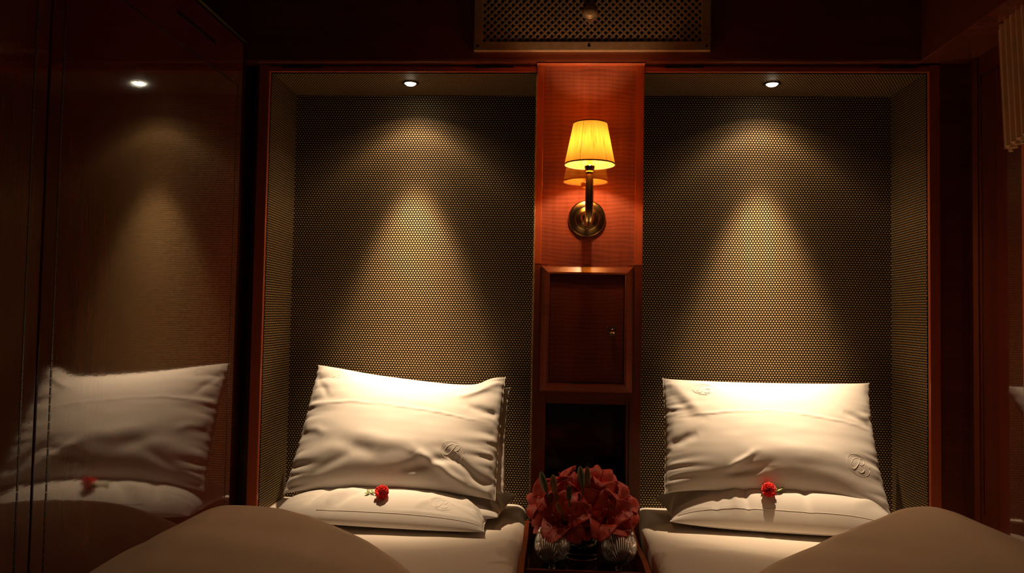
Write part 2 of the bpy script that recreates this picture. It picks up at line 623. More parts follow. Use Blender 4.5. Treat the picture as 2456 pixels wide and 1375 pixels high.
g = lattice(x0 + fr - .004, x1 - fr + .004, z0 + fr - .003, z1 - fr, .0196, .0052, yv - .0008).build('lattice', M['vent'], vt)
for sx in (x0 + .011, (x0 + x1) / 2 - .006, x1 - .011):
    MB().lathe([(1e-5, -.0022), (.0028, -.0018), (.0040, 0)], (sx, yv - .004, z0 + .012), 14, 'y').build('screw', M['screw'], vt, True)
kb = MB().lathe([(1e-5, -.016), (.010, -.0155), (.015, -.012), (.0165, -.008), (.015, -.004), (.018, -.002), (.0215, 0)], (.0895, yv - .002, 1.921), 28, 'y')
kb = kb.build('control_knob', M['vent'], vt, True)
MB().prism([(.0755, 1.907), (.1035, 1.907), (.0895, 1.889)], 'y', yv - .004, yv).build('knob_plate', M['vent'], kb, base=(0.0895, yv, 1.9))
MB().prism([(.0755, 1.935), (.1035, 1.935), (.0895, 1.953)], 'y', yv - .004, yv).build('knob_plate', M['vent'], kb, base=(0.0895, yv, 1.9))

# ---------------------------------------------------------------- downlights
LAMP_L, LAMP_R = (-.429, 2.260, ZN), (.621, 2.260, ZN)


def beam_nodes(ld):
    ld.use_nodes = True
    nt = ld.node_tree
    em = nt.nodes['Emission']
    tc = N(nt, 'ShaderNodeTexCoord')
    sep = N(nt, 'ShaderNodeSeparateXYZ')
    L(nt, tc.outputs['Normal'], sep.inputs[0])
    ang = math_n(nt, 'ARCCOSINE', math_n(nt, 'ABSOLUTE', sep.outputs[2]))
    fc = N(nt, 'ShaderNodeFloatCurve')
    cu = fc.mapping.curves[0]
    # reflector lamp: hot centre, soft shoulder, flat spill ring, sharp cut-off (x = angle / 90 deg)
    P_ = BEAM
    assert len(P_) < 33
    while len(cu.points) < len(P_):
        cu.points.new(.5, .5)
    for q, (a, v) in zip(cu.points, P_):
        q.location = (a / 90, v)
        q.handle_type = 'VECTOR'
    fc.mapping.update()
    L(nt, math_n(nt, 'DIVIDE', ang, PI / 2), fc.inputs['Value'])
    L(nt, fc.outputs[0], em.inputs['Strength'])


BEAM = [(0, .84), (5, .80), (9, .68), (12, .54), (15, .38), (17, .30), (19, .15), (21.5, .055), (24, .032), (28, .026), (31, .020), (38, .018), (44, .019), (48, .016), (52, .009), (56, .0042), (61, .0023), (70, .0011), (81, .0003), (90, 0)]


def downlight(c, label):
    t = thing('downlight', label, 'lamp', c, 'recessed lamps in the niche soffits')
    MB().lathe([(.0165, .002), (.0172, -.0025), (.021, -.0032), (.025, -.0015), (.026, .001)], c, 40).build('trim_ring', M['screw'], t, True)
    MB().lathe([(.0165, 0), (.0155, -.003), (.0115, -.0062), (.006, -.0078), (1e-5, -.0082)], c, 32).build('lens', M['lens'], t, True)
    ld = bpy.data.lights.new('downlight_beam', 'SPOT')
    ld.energy = SPOT_POWER
    ld.color = SPOT_COLOR
    ld.spot_size = math.radians(130)
    ld.spot_blend = .05
    ld.shadow_soft_size = .009
    lo = bpy.data.objects.new('beam', ld)
    COL.objects.link(lo)
    lo.parent = t
    lo.location = (0, 0, -.019)
    lo.rotation_euler = (math.radians(4), 0, 0)
    beam_nodes(ld)
    return t


downlight(LAMP_L, 'small bright recessed lamp above the left pillows')
downlight(LAMP_R, 'small bright recessed lamp above the right pillows')

# ---------------------------------------------------------------- wall sconce
sx, sy = .0905, 2.024
sc_ = thing('wall_sconce', 'brass wall lamp with a glowing yellow silk shade', 'lamp', (sx, YF, 1.36))
pl = MB().lathe([(.0505, 0), (.0515, -.003), (.050, -.007), (.046, -.009), (.034, -.0105), (.0325, -.014), (.030, -.0155), (.022, -.018), (.0165, -.021), (.0155, -.027), (.012, -.032), (1e-5, -.034)],
                (sx, YF, 1.358), 56, 'y').build('back_plate', M['brass'], sc_, True)
MB().ball((sx, YF - .014, 1.332), .0042, 10).build('fixing_nut', M['brass_bright'], pl, True, base=(sx, YF - .014, 1.332))
arm = [(sx, YF - .028, 1.352), (sx, YF - .05, 1.343), (sx, YF - .078, 1.336), (sx, YF - .104, 1.340), (sx, YF - .120, 1.357), (sx, sy, 1.384), (sx, sy, 1.42), (sx, sy, 1.455), (sx, sy, 1.463)]
arm_s = []
for i in range(len(arm) - 1):
    for k in range(4):
        t = k / 4
        p = [Vector(arm[max(0, min(len(arm) - 1, i + d))]) for d in (-1, 0, 1, 2)]
        arm_s.append(.5 * ((2 * p[1]) + (-p[0] + p[2]) * t + (2 * p[0] - 5 * p[1] + 4 * p[2] - p[3]) * t * t + (-p[0] + 3 * p[1] - 3 * p[2] + p[3]) * t ** 3))
arm_s.append(Vector(arm[-1]))
nA = len(arm_s)
MB().tube(arm_s, [.0092 + .0016 * math.cos(i / nA * PI * 1.6) ** 2 for i in range(nA)], 20).build('arm', M['brass'], sc_, True)
MB().lathe([(1e-5, .0), (.0095, .0), (.0105, .004), (.0095, .008), (.012, .012), (.0135, .018), (.0140, .021), (.0125, .0225), (1e-5, .0225)], (sx, sy, 1.458), 32).build('candle_cup', M['brass_bright'], sc_, True, angle=40)
MB().lathe([(1e-5, 0), (.0065, 0), (.0065, .034), (.005, .038), (1e-5, .038)], (sx, sy, 1.480), 20).build('candle_sleeve', M['candle'], sc_, True, angle=40)
MB().lathe([(.004, 0), (.0072, .006), (.0080, .012), (.0060, .020), (.002, .027), (1e-5, .028)], (sx, sy, 1.519), 12).build('bulb', M['bulb'], sc_, True)
sh = MB()
RB, RT, ZB0, ZT0 = .0655, .0440, 1.483, 1.590
seg = 72
vs_, fs_ = [], []
uvs = []
for j in range(9):
    t = j / 8
    for k in range(seg + 1):
        a = 2 * PI * k / seg
        r = RB + (RT - RB) * t
        vs_.append((sx + r * math.cos(a), sy + r * math.sin(a), ZB0 + (ZT0 - ZB0) * t))
for j in range(8):
    for k in range(seg):
        fs_.append((j * (seg + 1) + k, j * (seg + 1) + k + 1, (j + 1) * (seg + 1) + k + 1, (j + 1) * (seg + 1) + k))
shm = MB().add(vs_, fs_).build('shade', M['shade'], sc_, True)
me = shm.data
uvl = me.uv_layers[0].data
for lp in me.loops:
    co = me.vertices[lp.vertex_index].co
    a = math.atan2(co.y - (sy - YF), co.x)
    uvl[lp.index].uv = (a / (2 * PI) * .35, co.z)
for (r, z, w_) in ((RB, ZB0, .0035), (RT, ZT0, .0028)):
    MB().lathe([(r + .0010, z - w_ / 2), (r + .0016, z), (r + .0008, z + w_ / 2), (r - .0008, z + w_ / 2), (r - .0012, z), (r - .0008, z - w_ / 2)], (sx, sy, 0), 72, close=True).build('shade_braid', M['shade_trim'], shm, True)
a = 2.0
sm = [(sx + (RB + (RT - RB) * t + .0006) * math.cos(-a), sy + (RB + (RT - RB) * t + .0006) * math.sin(-a), ZB0 + (ZT0 - ZB0) * t) for t in (0, .5, 1)]
MB().tube(sm, .0004, 6).build('shade_seam', M['shade_trim'], shm, True)
for k in range(3):
    a = k * 2 * PI / 3 + .5
    MB().tube([(sx + .009 * math.cos(a), sy + .009 * math.sin(a), 1.556), (sx + .02 * math.cos(a), sy + .02 * math.sin(a), 1.568), (sx + RT * math.cos(a), sy + RT * math.sin(a), 1.588)], .0009, 6).build('shade_carrier', M['brass'], sc_, True)

# ---------------------------------------------------------------- cabinet on the pillar
cx0, cx1, cz0, cz1 = -.0325, .2185, .884, 1.2265
yc = YF - .001
cab = thing('wall_cabinet', 'square framed wooden cupboard with a small brass latch', 'cabinet', ((cx0 + cx1) / 2, yc, cz0))
fw_ = .0235
prof = [(0, 0), (.0, .005), (.003, .009), (.017, .0185), (.0205, .0195), (fw_, .0180), (fw_, 0)]  # inward distance, height off wall


def mitred(side):
    mb = MB()
    n = len(prof)
    vs_ = []
    for (d, h) in prof:
        a0, a1, c0, c1 = cx0 + d, cx1 - d, cz0 + d, cz1 - d
        y = yc - h
        if side == 't':
            e = ((a0, y, c1), (a1, y, c1))
        elif side == 'b':
            e = ((a0, y, c0), (a1, y, c0))
        elif side == 'l':
            e = ((a0, y, c0), (a0, y, c1))
        else:
            e = ((a1, y, c0), (a1, y, c1))
        vs_ += list(e)
    fs_ = [(2 * i, 2 * i + 1, 2 * ((i + 1) % n) + 1, 2 * ((i + 1) % n)) for i in range(n)]
    fs_ += [tuple(2 * i for i in range(n)), tuple(2 * i + 1 for i in range(n))]
    return mb.add(vs_, fs_)


for s_ in 'tblr':
    mitred(s_).build('frame_rail', M['cabrail'], cab)
dp = MB().box(cx0 + fw_ + .0015, cx1 - fw_ - .0015, yc - .006, yc, cz0 + fw_ + .0015, cz1 - fw_ - .0015, .001).build('door', M['door'], cab)
hl = (.163, yc - .006, 1.050)
MB().box(hl[0] - .0095, hl[0] + .0095, hl[1] - .0015, hl[1], hl[2] - .012, hl[2] + .012, .001).build('escutcheon', M['brass'], dp, base=hl)
kn = MB().lathe([(.0042, 0), (.0036, -.004), (.0040, -.006), (.0072, -.010), (.0078, -.013), (.0060, -.0165), (1e-5, -.018)], hl, 24, 'y').build('knob', M['brass_bright'], dp, True, base=hl)
MB().ball((hl[0] - .013, hl[1] - .002, hl[2] + .011), .0022, 8).build('latch_pin', M['brass'], dp, True, base=hl)


# ---------------------------------------------------------------- pillows
def fbm(p, s):
    return noise.noise(Vector(p) * s)


class Pillow:
    """c = corner points bottom-left, bottom-right, top-right, top-left as one looks at its face"""

    def __init__(self, c, T, front=1.0, back=.6, bow=(.01, .012, .01, .01), creases=(), side_w=.006, seed=0, p=2.6, top=None):
        self.c = [Vector(q) for q in c]
        self.T, self.front, self.back, self.bow = T, front, back, bow
        self.creases, self.side_w, self.seed, self.p = creases, side_w, seed, p
        self.top = top
        self.ex = ((self.c[1] - self.c[0]) + (self.c[2] - self.c[3])).normalized()
        self.ey = ((self.c[3] - self.c[0]) + (self.c[2] - self.c[1])).normalized()
        self.n = self.ex.cross(self.ey).normalized()
        if self.n.y > 0 and abs(self.n.y) > .4:
            self.n = -self.n
        if abs(self.n.z) > .8 and self.n.z < 0:
            self.n = -self.n
        self.W = ((self.c[1] - self.c[0]).length + (self.c[2] - self.c[3]).length) / 2
        self.H = ((self.c[3] - self.c[0]).length + (self.c[2] - self.c[1]).length) / 2

    def mid(self, u, v):
        c = self.c
        p = c[0] * (1 - u) * (1 - v) + c[1] * u * (1 - v) + c[2] * u * v + c[3] * (1 - u) * v
        bb, bt, bl, br = self.bow
        cu, cv = (4 * u * (1 - u)) ** .7 if 0 < u < 1 else 0, (4 * v * (1 - v)) ** .7 if 0 < v < 1 else 0
        p = p + self.ey * (bb * cu * (1 - v) ** 2 - bt * cu * v ** 2)
        p = p + self.ex * (bl * cv * (1 - u) ** 2 - br * cv * u ** 2)
        if self.top:
            p = p + self.ey * interp(self.top, u) * v ** 2.5
        # scalloped puckers along the side seams
        s = self.seed
        p = p + self.ex * (.0060 * (abs(fbm((v * 14, s, 0), 1.0)) - .2) * ((1 - u) ** 8 - u ** 8)) * (1 if 0 < v < 1 else 0)
        return p

    def thick(self, u, v):
        q = self.p
        a = max(0.0, 1 - abs(2 * u - 1) ** q)
        b2 = max(0.0, 1 - abs(2 * v - 1) ** q)
        return (a ** .55) * (b2 ** .6)

    def wr(self, u, v):
        s = self.seed
        h = 0
        # radiating gathers from the side seams
        for side, d in ((0, u), (1, 1 - u)):
            ph = fbm((v * 4 + side * 7, s, 1.3), 1.0) * 3
            g = abs(math.sin(v * 17 + ph * 1.6 + side * 2 + d * 6 * fbm((v * 3, s, side), 1)))
            h += .6 * self.side_w * (g ** 1.5 - .5) * math.exp(-(d / .14) ** 2) * min(1, d / .03)
            g2 = abs(math.sin(v * 31 + ph * 2.2 + side + d * 9 * fbm((v * 5, s + 2, side), 1)))
            h += .60 * self.side_w * (g2 - .5) * math.exp(-(d / .075) ** 2) * min(1, d / .02)
        # soft overall unevenness, stretched along the width
        h += .0028 * fbm((u * 2.0, v * 3.2, s + 3), 1.0)
        h += .0007 * fbm((u * 8, v * 15, s + 5), 1.0)
        for (u0, v0, u1, v1, wd, amp) in self.creases:
            ax, ay = (u1 - u0) * self.W, (v1 - v0) * self.H
            l2 = ax * ax + ay * ay
            px, py = (u - u0) * self.W, (v - v0) * self.H
            t = max(0, min(1, (px * ax + py * ay) / l2))
            wob = .006 * fbm((t * 3, s, u0 * 10), 1.0)
            d = (px * ay - py * ax) / math.sqrt(l2) + wob
            ed = math.hypot(px - ax * t, py - ay * t)
            if ed > wd * 5 + .02:
                continue
            fade = (math.sin(PI * min(1, max(0, t * .96 + .02)))) ** .5
            fade *= math.exp(-(max(0, ed - abs(d)) / (wd * 1.5)) ** 2)
            h += amp * fade * math.exp(-(d / wd) ** 2)
        e = min(u, 1 - u, v, 1 - v)
        return h * min(1, e / .035)

    def P(self, u, v, off=0.0, side=1):
        t = self.thick(u, v)
        if side > 0:
            d = self.T * self.front * t + self.wr(u, v) + off
        else:
            d = -self.T * self.back * t
        return self.mid(u, v) + self.n * d

    def mesh(self, nu=150, nv=100):
        # cluster samples near seams
        f = lambda x: .5 - .5 * math.cos(PI * x) * (.75) - .125 * 0 if False else (x + .55 * (x - .5 + 0) * 0)
        g = lambda x: .62 * x + .38 * (.5 - .5 * math.cos(PI * x))
        mb = MB()
        mb.grid(lambda u, v: self.P(g(u), g(v)), nu, nv)
        mb.grid(lambda u, v: self.P(g(u), g(v), 0, -1), nu, nv, flip=True)
        return mb


def cat(pts, k=6):
    out = []
    n = len(pts)
    for i in range(n - 1):
        p = [pts[max(0, min(n - 1, i + d))] for d in (-1, 0, 1, 2)]
        for j in range(k):
            t = j / k
            out.append(tuple(.5 * (2 * p[1][a] + (-p[0][a] + p[2][a]) * t + (2 * p[0][a] - 5 * p[1][a] + 4 * p[2][a] - p[3][a]) * t * t + (-p[0][a] + 3 * p[1][a] - 3 * p[2][a] + p[3][a]) * t ** 3) for a in (0, 1)))
    out.append(pts[-1])
    return out


B_STEM = cat([(.12, .62), (.02, .25), (-.10, -.15), (-.30, -.52), (-.52, -.62), (-.66, -.52)])
B_SWASH = cat([(.12, .66), (-.22, .60), (-.52, .30), (-.66, -.05), (-.66, -.28), (-.50, -.34)])
B_TOP = cat([(-.05, .50), (.10, .68), (.34, .74), (.50, .56), (.44, .28), (.26, .10), (.12, .06)])
B_LOW = cat([(.16, .07), (.42, .02), (.56, -.20), (.46, -.48), (.22, -.64), (.0, -.58)])


def monogram(pil, parent, u, v, size, rx=1.0, rot=0.0, arc=1.0, lift=-.0001):
    mb = MB()

    def m(p):
        x, y = p[0] * rx, p[1]
        xr, yr = x * math.cos(rot) - y * math.sin(rot), x * math.sin(rot) + y * math.cos(rot)
        return pil.P(u + xr * size / pil.W, v + yr * size / pil.H, lift)
    for path, r in ((B_STEM, .0009), (B_SWASH, .0005), (B_TOP, .0007), (B_LOW, .0009)):
        mb.tube([m(p) for p in path], [r * (.5 + .5 * math.sin(PI * min(1, (i + 1) / len(path)))) + .0003 for i in range(len(path))], 6)
    for (ra, rb, a0, a1, r) in ((1.08, .98, .2, 2 * PI * arc, .0006), (.92, .86, .9, 2.6, .0005), (.92, .86, 3.6, 5.6, .0005), (1.2, 1.05, 2.2, 4.0, .0004)):
        K = 40
        mb.tube([m((ra * math.cos(a0 + (a1 - a0) * i / K), rb * math.sin(a0 + (a1 - a0) * i / K))) for i in range(K + 1)], r, 6)
    o_ = mb.build('embroidered_monogram', M['thread'], parent, True)
    return o_


def hem(pil, parent, u0, v0, u1, v1, r=.0006, off=.0006):
    K = 60
    return MB().tube([pil.P(u0 + (u1 - u0) * i / K, v0 + (v1 - v0) * i / K, off) for i in range(K + 1)], r, 5).build('seam', M['thread'], parent, True)


def piping(pil, parent, side):
    K = 80
    if side == 'r':
        pts = [pil.mid(1, i / K) + pil.n * .001 for i in range(K + 1)]
    else:
        pts = [pil.mid(0, i / K) + pil.n * .001 for i in range(K + 1)]
    return MB().tube(pts, .0013, 6).build('hem_edge', M['thread'], parent, True)


def smooth_tbl(tb, n=40):
    """resample a table with catmull-rom for rounder curves"""
    pts = cat(tb, 8)
    return [(p[0], p[1]) for p in pts]


# left standing pillow
GR = 'white monogrammed pillows'
PL = Pillow([(-.731, 2.128, .588), (-.146, 2.110, .590), (-.137, 2.335, .905), (-.705, 2.335, .930)], .070, 1.0, .45,
            bow=(.024, .004, .008, .004), seed=2, side_w=.009,
            top=smooth_tbl([(0, 0), (.06, -.002), (.15, -.008), (.3, -.019), (.45, -.026), (.65, -.033), (.78, -.034), (.86, -.028), (.91, -.012), (.95, -.003), (1, 0)]),
            creases=[(.03, .640, .42, .655, .0026, .0030), (.40, .655, .97, .56, .0024, .0028),
                     (.22, .33, .42, .22, .020, -.004), (.30, .37, .62, .30, .024, .004), (.62, .25, .86, .04, .013, .010),
                     (.74, .30, .97, .05, .012, -.008), (.55, .12, .80, .22, .014, -.007), (.78, .80, .99, .93, .012, .008),
                     (.84, .70, .99, .62, .012, -.006), (.02, .86, .12, .70, .010, -.004), (.02, .45, .16, .40, .012, .004),
                     (.05, .20, .30, .30, .018, .002), (.1, .08, .3, .22, .014, -.003)])
t = thing('pillow', 'white pillow leaning in the left niche, its upper left corner peaked', 'pillow', PL.mid(.5, 0), GR)
PL.mesh().build('pillowcase', M['linen'], t, True)
monogram(PL, t, .79, .285, .030, 1.0, -.35)
monogram(PL, t, .13, .90, .017, 1.3, -.1, .6)
piping(PL, t, 'r')
IN = Pillow([(-.60, 2.145, .600), (-.122, 2.150, .600), (-.122, 2.340, .875), (-.60, 2.345, .90)], .040, .8, .5, bow=(.01, .02, .0, .006), seed=12, side_w=.006)
IN.mesh(70, 50).build('pillow_filling', M['linen'], t, True)

# right standing pillow
PR = Pillow([(.308, 2.150, .612), (.893, 2.105, .580), (.925, 2.335, .912), (.327, 2.335, .912)], .070, 1.0, .45,
            bow=(.034, .012, .006, .016), seed=5, side_w=.006,
            creases=[(.03, .60, .47, .655, .0026, .0030), (.45, .655, .98, .58, .0024, .0028), (.02, .98, .16, .62, .018, .006),
                     (.05, .62, .20, .58, .014, -.003), (.05, .80, .12, .60, .014, -.0035), (.28, .14, .40, .28, .008, .005),
                     (.26, .10, .44, .16, .012, -.008), (.84, .70, .99, .60, .012, -.006), (.02, .35, .14, .45, .014, -.006),
                     (.40, .30, .85, .33, .03, .005)])
t = thing('pillow', 'white pillow leaning squarely in the right niche', 'pillow', PR.mid(.5, 0), GR)
PR.mesh().build('pillowcase', M['linen'], t, True)
monogram(PR, t, .187, .865, .0245, 1.15, -.1, .8, .0005)
monogram(PR, t, .875, .275, .0300, 1.0, -.25)
piping(PR, t, 'l')

# lying pillows: face is up, "bottom" edge is the front one
LL = Pillow([(-.735, 2.030, .546), (-.165, 2.005, .536), (-.120, 2.33, .545), (-.735, 2.34, .548)], .074, 1.0, .25,
            bow=(-.006, 0, .004, .020), seed=9, side_w=.006, p=3.0,
            creases=[(.15, .10, .26, .34, .012, -.007), (.25, .10, .36, .30, .012, .006), (.30, .08, .44, .30, .010, -.005),
                     (.68, .1, .78, .25, .01, .004), (.55, .06, .98, .07, .003, .002), (.86, .40, .97, .18, .010, .007)])
t = thing('pillow', 'white pillow lying flat on the left bed under a red carnation', 'pillow', LL.mid(.5, 0), GR)
LL.mesh(150, 80).build('pillowcase', M['linen'], t, True)
monogram(LL, t, .12, .42, .020, 1.2, 0, .8)
monogram(LL, t, .80, .16, .022, 1.3, 0)
hem(LL, t, .22, .045, .98, .040)
piping(LL, t, 'r')
IN = Pillow([(-.60, 2.10, .553), (-.135, 2.085, .553), (-.095, 2.345, .555), (-.60, 2.35, .555)], .066, .85, .5, bow=(0, 0, 0, .008), seed=14, side_w=.004)
IN.mesh(70, 40).build('pillow_filling', M['linen'], t, True)

LR = Pillow([(.322, 2.130, .545), (.905, 2.040, .548), (.915, 2.35, .545), (.305, 2.355, .556)], .104, 1.0, .25,
            bow=(-.006, 0, .018, .004), seed=21, side_w=.005, p=3.0,
            creases=[(.20, .02, .22, .26, .009, -.005), (.28, .04, .29, .24, .010, .006), (.34, .03, .335, .24, .008, -.006),
                     (.60, .05, .59, .28, .012, -.006), (.05, .05, .5, .05, .003, .002), (.80, .12, .97, .30, .012, .007)])
t = thing('pillow', 'white pillow lying flat on the right bed under a red carnation', 'pillow', LR.mid(.5, 0), GR)
LR.mesh(150, 80).build('pillowcase', M['linen'], t, True)
hem(LR, t, .03, .045, .90, .045)
piping(LR, t, 'l')


# ---------------------------------------------------------------- beds
def bed(x0, x1, sgn, label, seed, step=None):
    """sgn +1: the aisle is on the +x side"""
    t = thing('bed', label, 'bed', ((x0 + x1) / 2, 1.2, 0), 'twin beds')
    y0, y1 = .50, 2.385
    R = .035
    D = .24

    def f(u, v):
        y = y0 + (y1 - y0) * v
        # arc-length across: wall edge, top, rounded aisle edge, drop
        wtop = (x1 - x0) - R
        s = u * (wtop + R * PI / 2 + D)
        yy = 0
        if s < wtop:
            dx, z = s, ZB
        elif s < wtop + R * PI / 2:
            a = (s - wtop) / R
            dx, z = wtop + R * math.sin(a), ZB - R + R * math.cos(a)
        else:
            dd = s - wtop - R * PI / 2
            dx, z = wtop + R - .02 * dd / D, ZB - R - dd
        x = x0 + dx if sgn > 0 else x1 - dx
        n_ = noise.noise(Vector((x * 3, y * 3, seed))) * .004 + noise.noise(Vector((x * 9, y * 5, seed + 4))) * .0015
        if s < wtop + R:
            z += n_
            if step:
                yl = interp(step, x)
                z += .004 * smooth01((yl - y) / .010)
        else:
            x += n_ * 2 * sgn
        return (x, y, z)
    MB().grid(f, 90, 130).build('sheet', M['sheet'], t, True)
    xa, xb = (x0 + .012, x1 - .05) if sgn > 0 else (x0 + .05, x1 - .012)
    MB().box(xa, xb, y0, y1 - .003, .22, ZB - .045, .01).build('mattress', M['sheet'], t)
    MB().box(xa, xb, y0, y1, 0, .22, .004).build('base', M['stile'], t)
    return t


bed(XL + .002, -.068, 1, 'bed with a cream sheet on the left side of the cabin', 1)
bed(.250, XR - .002, -1, 'bed with a cream sheet on the right side of the cabin', 8,
    [(.25, 1.80), (.30, 1.93), (.36, 1.975), (.45, 1.96), (.60, 1.90), (.8, 1.80)])


# ---------------------------------------------------------------- duvets
def duvet(xa, xb, crest, prof_, label, seed):
    """crest: x -> y of the far rolled edge; prof: x -> z of the top"""
    y0 = .48
    NU, NV = 110, 130
    ov = .062

    def f(u, v):
        x = xa + (xb - xa) * u
        ye = interp(crest, x) + ov + .006 * noise.noise(Vector((x * 6, seed, 0)))
        # v: 0..0.86 along the top, rest down the rolled edge
        y = y0 + (ye - y0) * (1 - (1 - v) ** 1.6)
        d = ye - y
        r = .125
        k = math.sqrt(max(0, 1 - (1 - min(1, d / r)) ** 2))
        zt = interp(prof_, x)
        n_ = .010 * noise.noise(Vector((x * 3.2, y * 2.5, seed))) + .004 * noise.noise(Vector((x * 4 + y * 5, y * 8, seed + 2))) \
            + .003 * noise.noise(Vector((x * 14, y * 5, seed + 6)))
        zt += .012
        base = min(ZB + .004, zt - .004) if zt < ZB else ZB + .004
        return (x, y, base + (zt - base) * k + n_ * k)
    t = MB().grid(f, NU, NV)
    o_ = t.build('duvet', M['duvet'], None, True, base=((xa + xb) / 2, 1.1, ZB))
    tag(o_, label, 'duvet', 'duvets folded back on the beds')
    return o_


duvet(XL + .003, -.055,
      smooth_tbl([(-.84, 1.79), (-.75, 1.75), (-.665, 1.70), (-.55, 1.66), (-.436, 1.58), (-.348, 1.50), (-.27, 1.41), (-.20, 1.32), (-.10, 1.20), (-.05, 1.14)]),
      smooth_tbl([(-.84, .583), (-.78, .622), (-.70, .655), (-.60, .664), (-.45, .662), (-.33, .655), (-.24, .64), (-.16, .61), (-.10, .575), (-.07, .54), (-.055, .44)]),
      'tan duvet heaped across the left bed', 3)
duvet(.238, XR - .003,
      smooth_tbl([(.238, 1.25), (.30, 1.34), (.353, 1.41), (.442, 1.49), (.577, 1.62), (.729, 1.78), (.83, 1.875), (.90, 1.87), (1.0, 1.82), (1.109, 1.78)]),
      smooth_tbl([(.238, .44), (.252, .54), (.29, .59), (.36, .64), (.45, .655), (.60, .662), (.82, .664), (.90, .652), (.97, .626), (1.04, .598), (1.109, .572)]),
      'tan duvet heaped across the right bed', 11)

# ---------------------------------------------------------------- table with tray between the beds
tb = thing('bedside_table', 'dark bedside table with a raised red wooden rim between the beds', 'table', (.08, 1.95, 0))
TX0, TX1, TY0, TY1, TZ = -.062, .219, 1.792, 2.140, .488
MB().box(TX0 + .006, TX1 - .006, TY0 + .006, TY1 - .006, TZ - .02, TZ).build('tabletop', M['rubber'], tb)
MB().box(TX0 + .02, TX1 - .02, TY0 + .02, TY1 - .01, 0, TZ - .02, .003).build('cupboard', M['darkwood'], tb)


def rim_side(x0_, x1_):
    pts = []
    for i in range(25):
        t_ = i / 24
        y = TY0 - .10 + (TY1 - TY0 + .10) * t_
        z = TZ + .042 + .006 * math.sin(t_ * 7.0)
        pts.append((y, z))
    outl = pts + [(TY1, TZ - .03), (TY0 - .10, TZ - .03)]
    return MB().prism(outl, 'x', x0_, x1_)


rim_side(TX0 - .004, TX0 + .008).build('side_rim', M['tray'], tb)
rim_side(TX1 - .008, TX1 + .004).build('side_rim', M['tray'], tb)
MB().box(TX0 + .008, TX1 - .008, TY0, TY0 + .010, TZ - .03, TZ + .026, .002).build('front_rim', M['tray'], tb)
MB().box(TX0 + .008, TX1 - .008, TY1 - .010, TY1, TZ - .03, TZ + .044, .002).build('back_rim', M['tray'], tb)


# ---------------------------------------------------------------- crystal glasses
def snifter(c, label, rotz):
    t = thing('brandy_glass', label, 'glass', c, 'cut crystal glasses on the tray')
    outer = [(.0025, .024), (.012, .0275), (.024, .034), (.034, .043), (.0400, .055), (.0415, .066), (.0405, .078), (.0375, .090), (.0335, .101), (.0300, .110)]
    o2 = []
    for i in range(len(outer) - 1):
        for k in range(8):
            q = k / 8
            p = [outer[max(0, min(len(outer) - 1, i + d))] for d in (-1, 0, 1, 2)]
            o2.append(tuple(.5 * (2 * p[1][a] + (-p[0][a] + p[2][a]) * q + (2 * p[0][a] - 5 * p[1][a] + 4 * p[2][a] - p[3][a]) * q * q + (-p[0][a] + 3 * p[1][a] - 3 * p[2][a] + p[3][a]) * q ** 3) for a in (0, 1)))
    o2.append(outer[-1])
    inner = [(max(1e-5, r - .0030), h + (.003 if h < .04 else 0)) for r, h in o2][::-1]
    no = len(o2)
    prof_ = o2 + [(outer[-1][0] - .0012, .1108)] + inner

    def cut(i, a, r, h):
        if i >= no or h < .034 or h > .098:
            return 0
        sct = 2 * PI / 6
        s = ((a + rotz) % sct) / sct * 2 - 1
        tt = (h - .034) / .064
        ang = math.atan2(s * .95, tt + .12)
        env = smooth01((1.15 - math.hypot(s, tt)) / .12) * smooth01(tt / .08)
        return -.0020 * env * (1 - abs(math.sin(ang * 13))) ** 1.3
    MB().lathe(prof_, c, 360, rfun=cut).build('bowl', M['glass'], t, True, base=c)
    st_ = [(1e-5, 0), (.030, 0), (.0305, .0012), (.028, .0024), (.012, .0042), (.0058, .008), (.0048, .012), (.0080, .0155), (.0085, .018), (.0055, .021), (.0045, .0245), (1e-5, .0250)]
    MB().lathe(st_, c, 40).build('foot', M['glass'], t, True, base=c)
    return t


snifter((.008, 1.846, TZ), 'cut crystal brandy glass on the left side of the tray', 0.2)
snifter((.162, 1.850, TZ), 'cut crystal brandy glass on the right side of the tray', 1.0)

# tumbler glinting inside the cubby
tc_ = (.172, 2.24, .560)
t = MB().lathe([(1e-5, 0), (.028, 0), (.0295, .004), (.031, .085), (.0295, .086), (.0275, .008), (1e-5, .007)], tc_, 48).build('tumbler', M['glass'], None, True, base=tc_)
tag(t, 'plain clear tumbler standing in the dark cubby behind the lilies', 'glass')

# vase
vc = (.0815, 1.985, TZ)
t = MB().lathe([(1e-5, 0), (.038, 0), (.040, .002), (.0405, .048), (.0395, .049), (.0375, .047), (.037, .005), (1e-5, .004)], vc, 64).build('vase', M['glass'], None, True, base=vc)
tag(t, 'low round clear glass vase under the red lilies', 'vase')


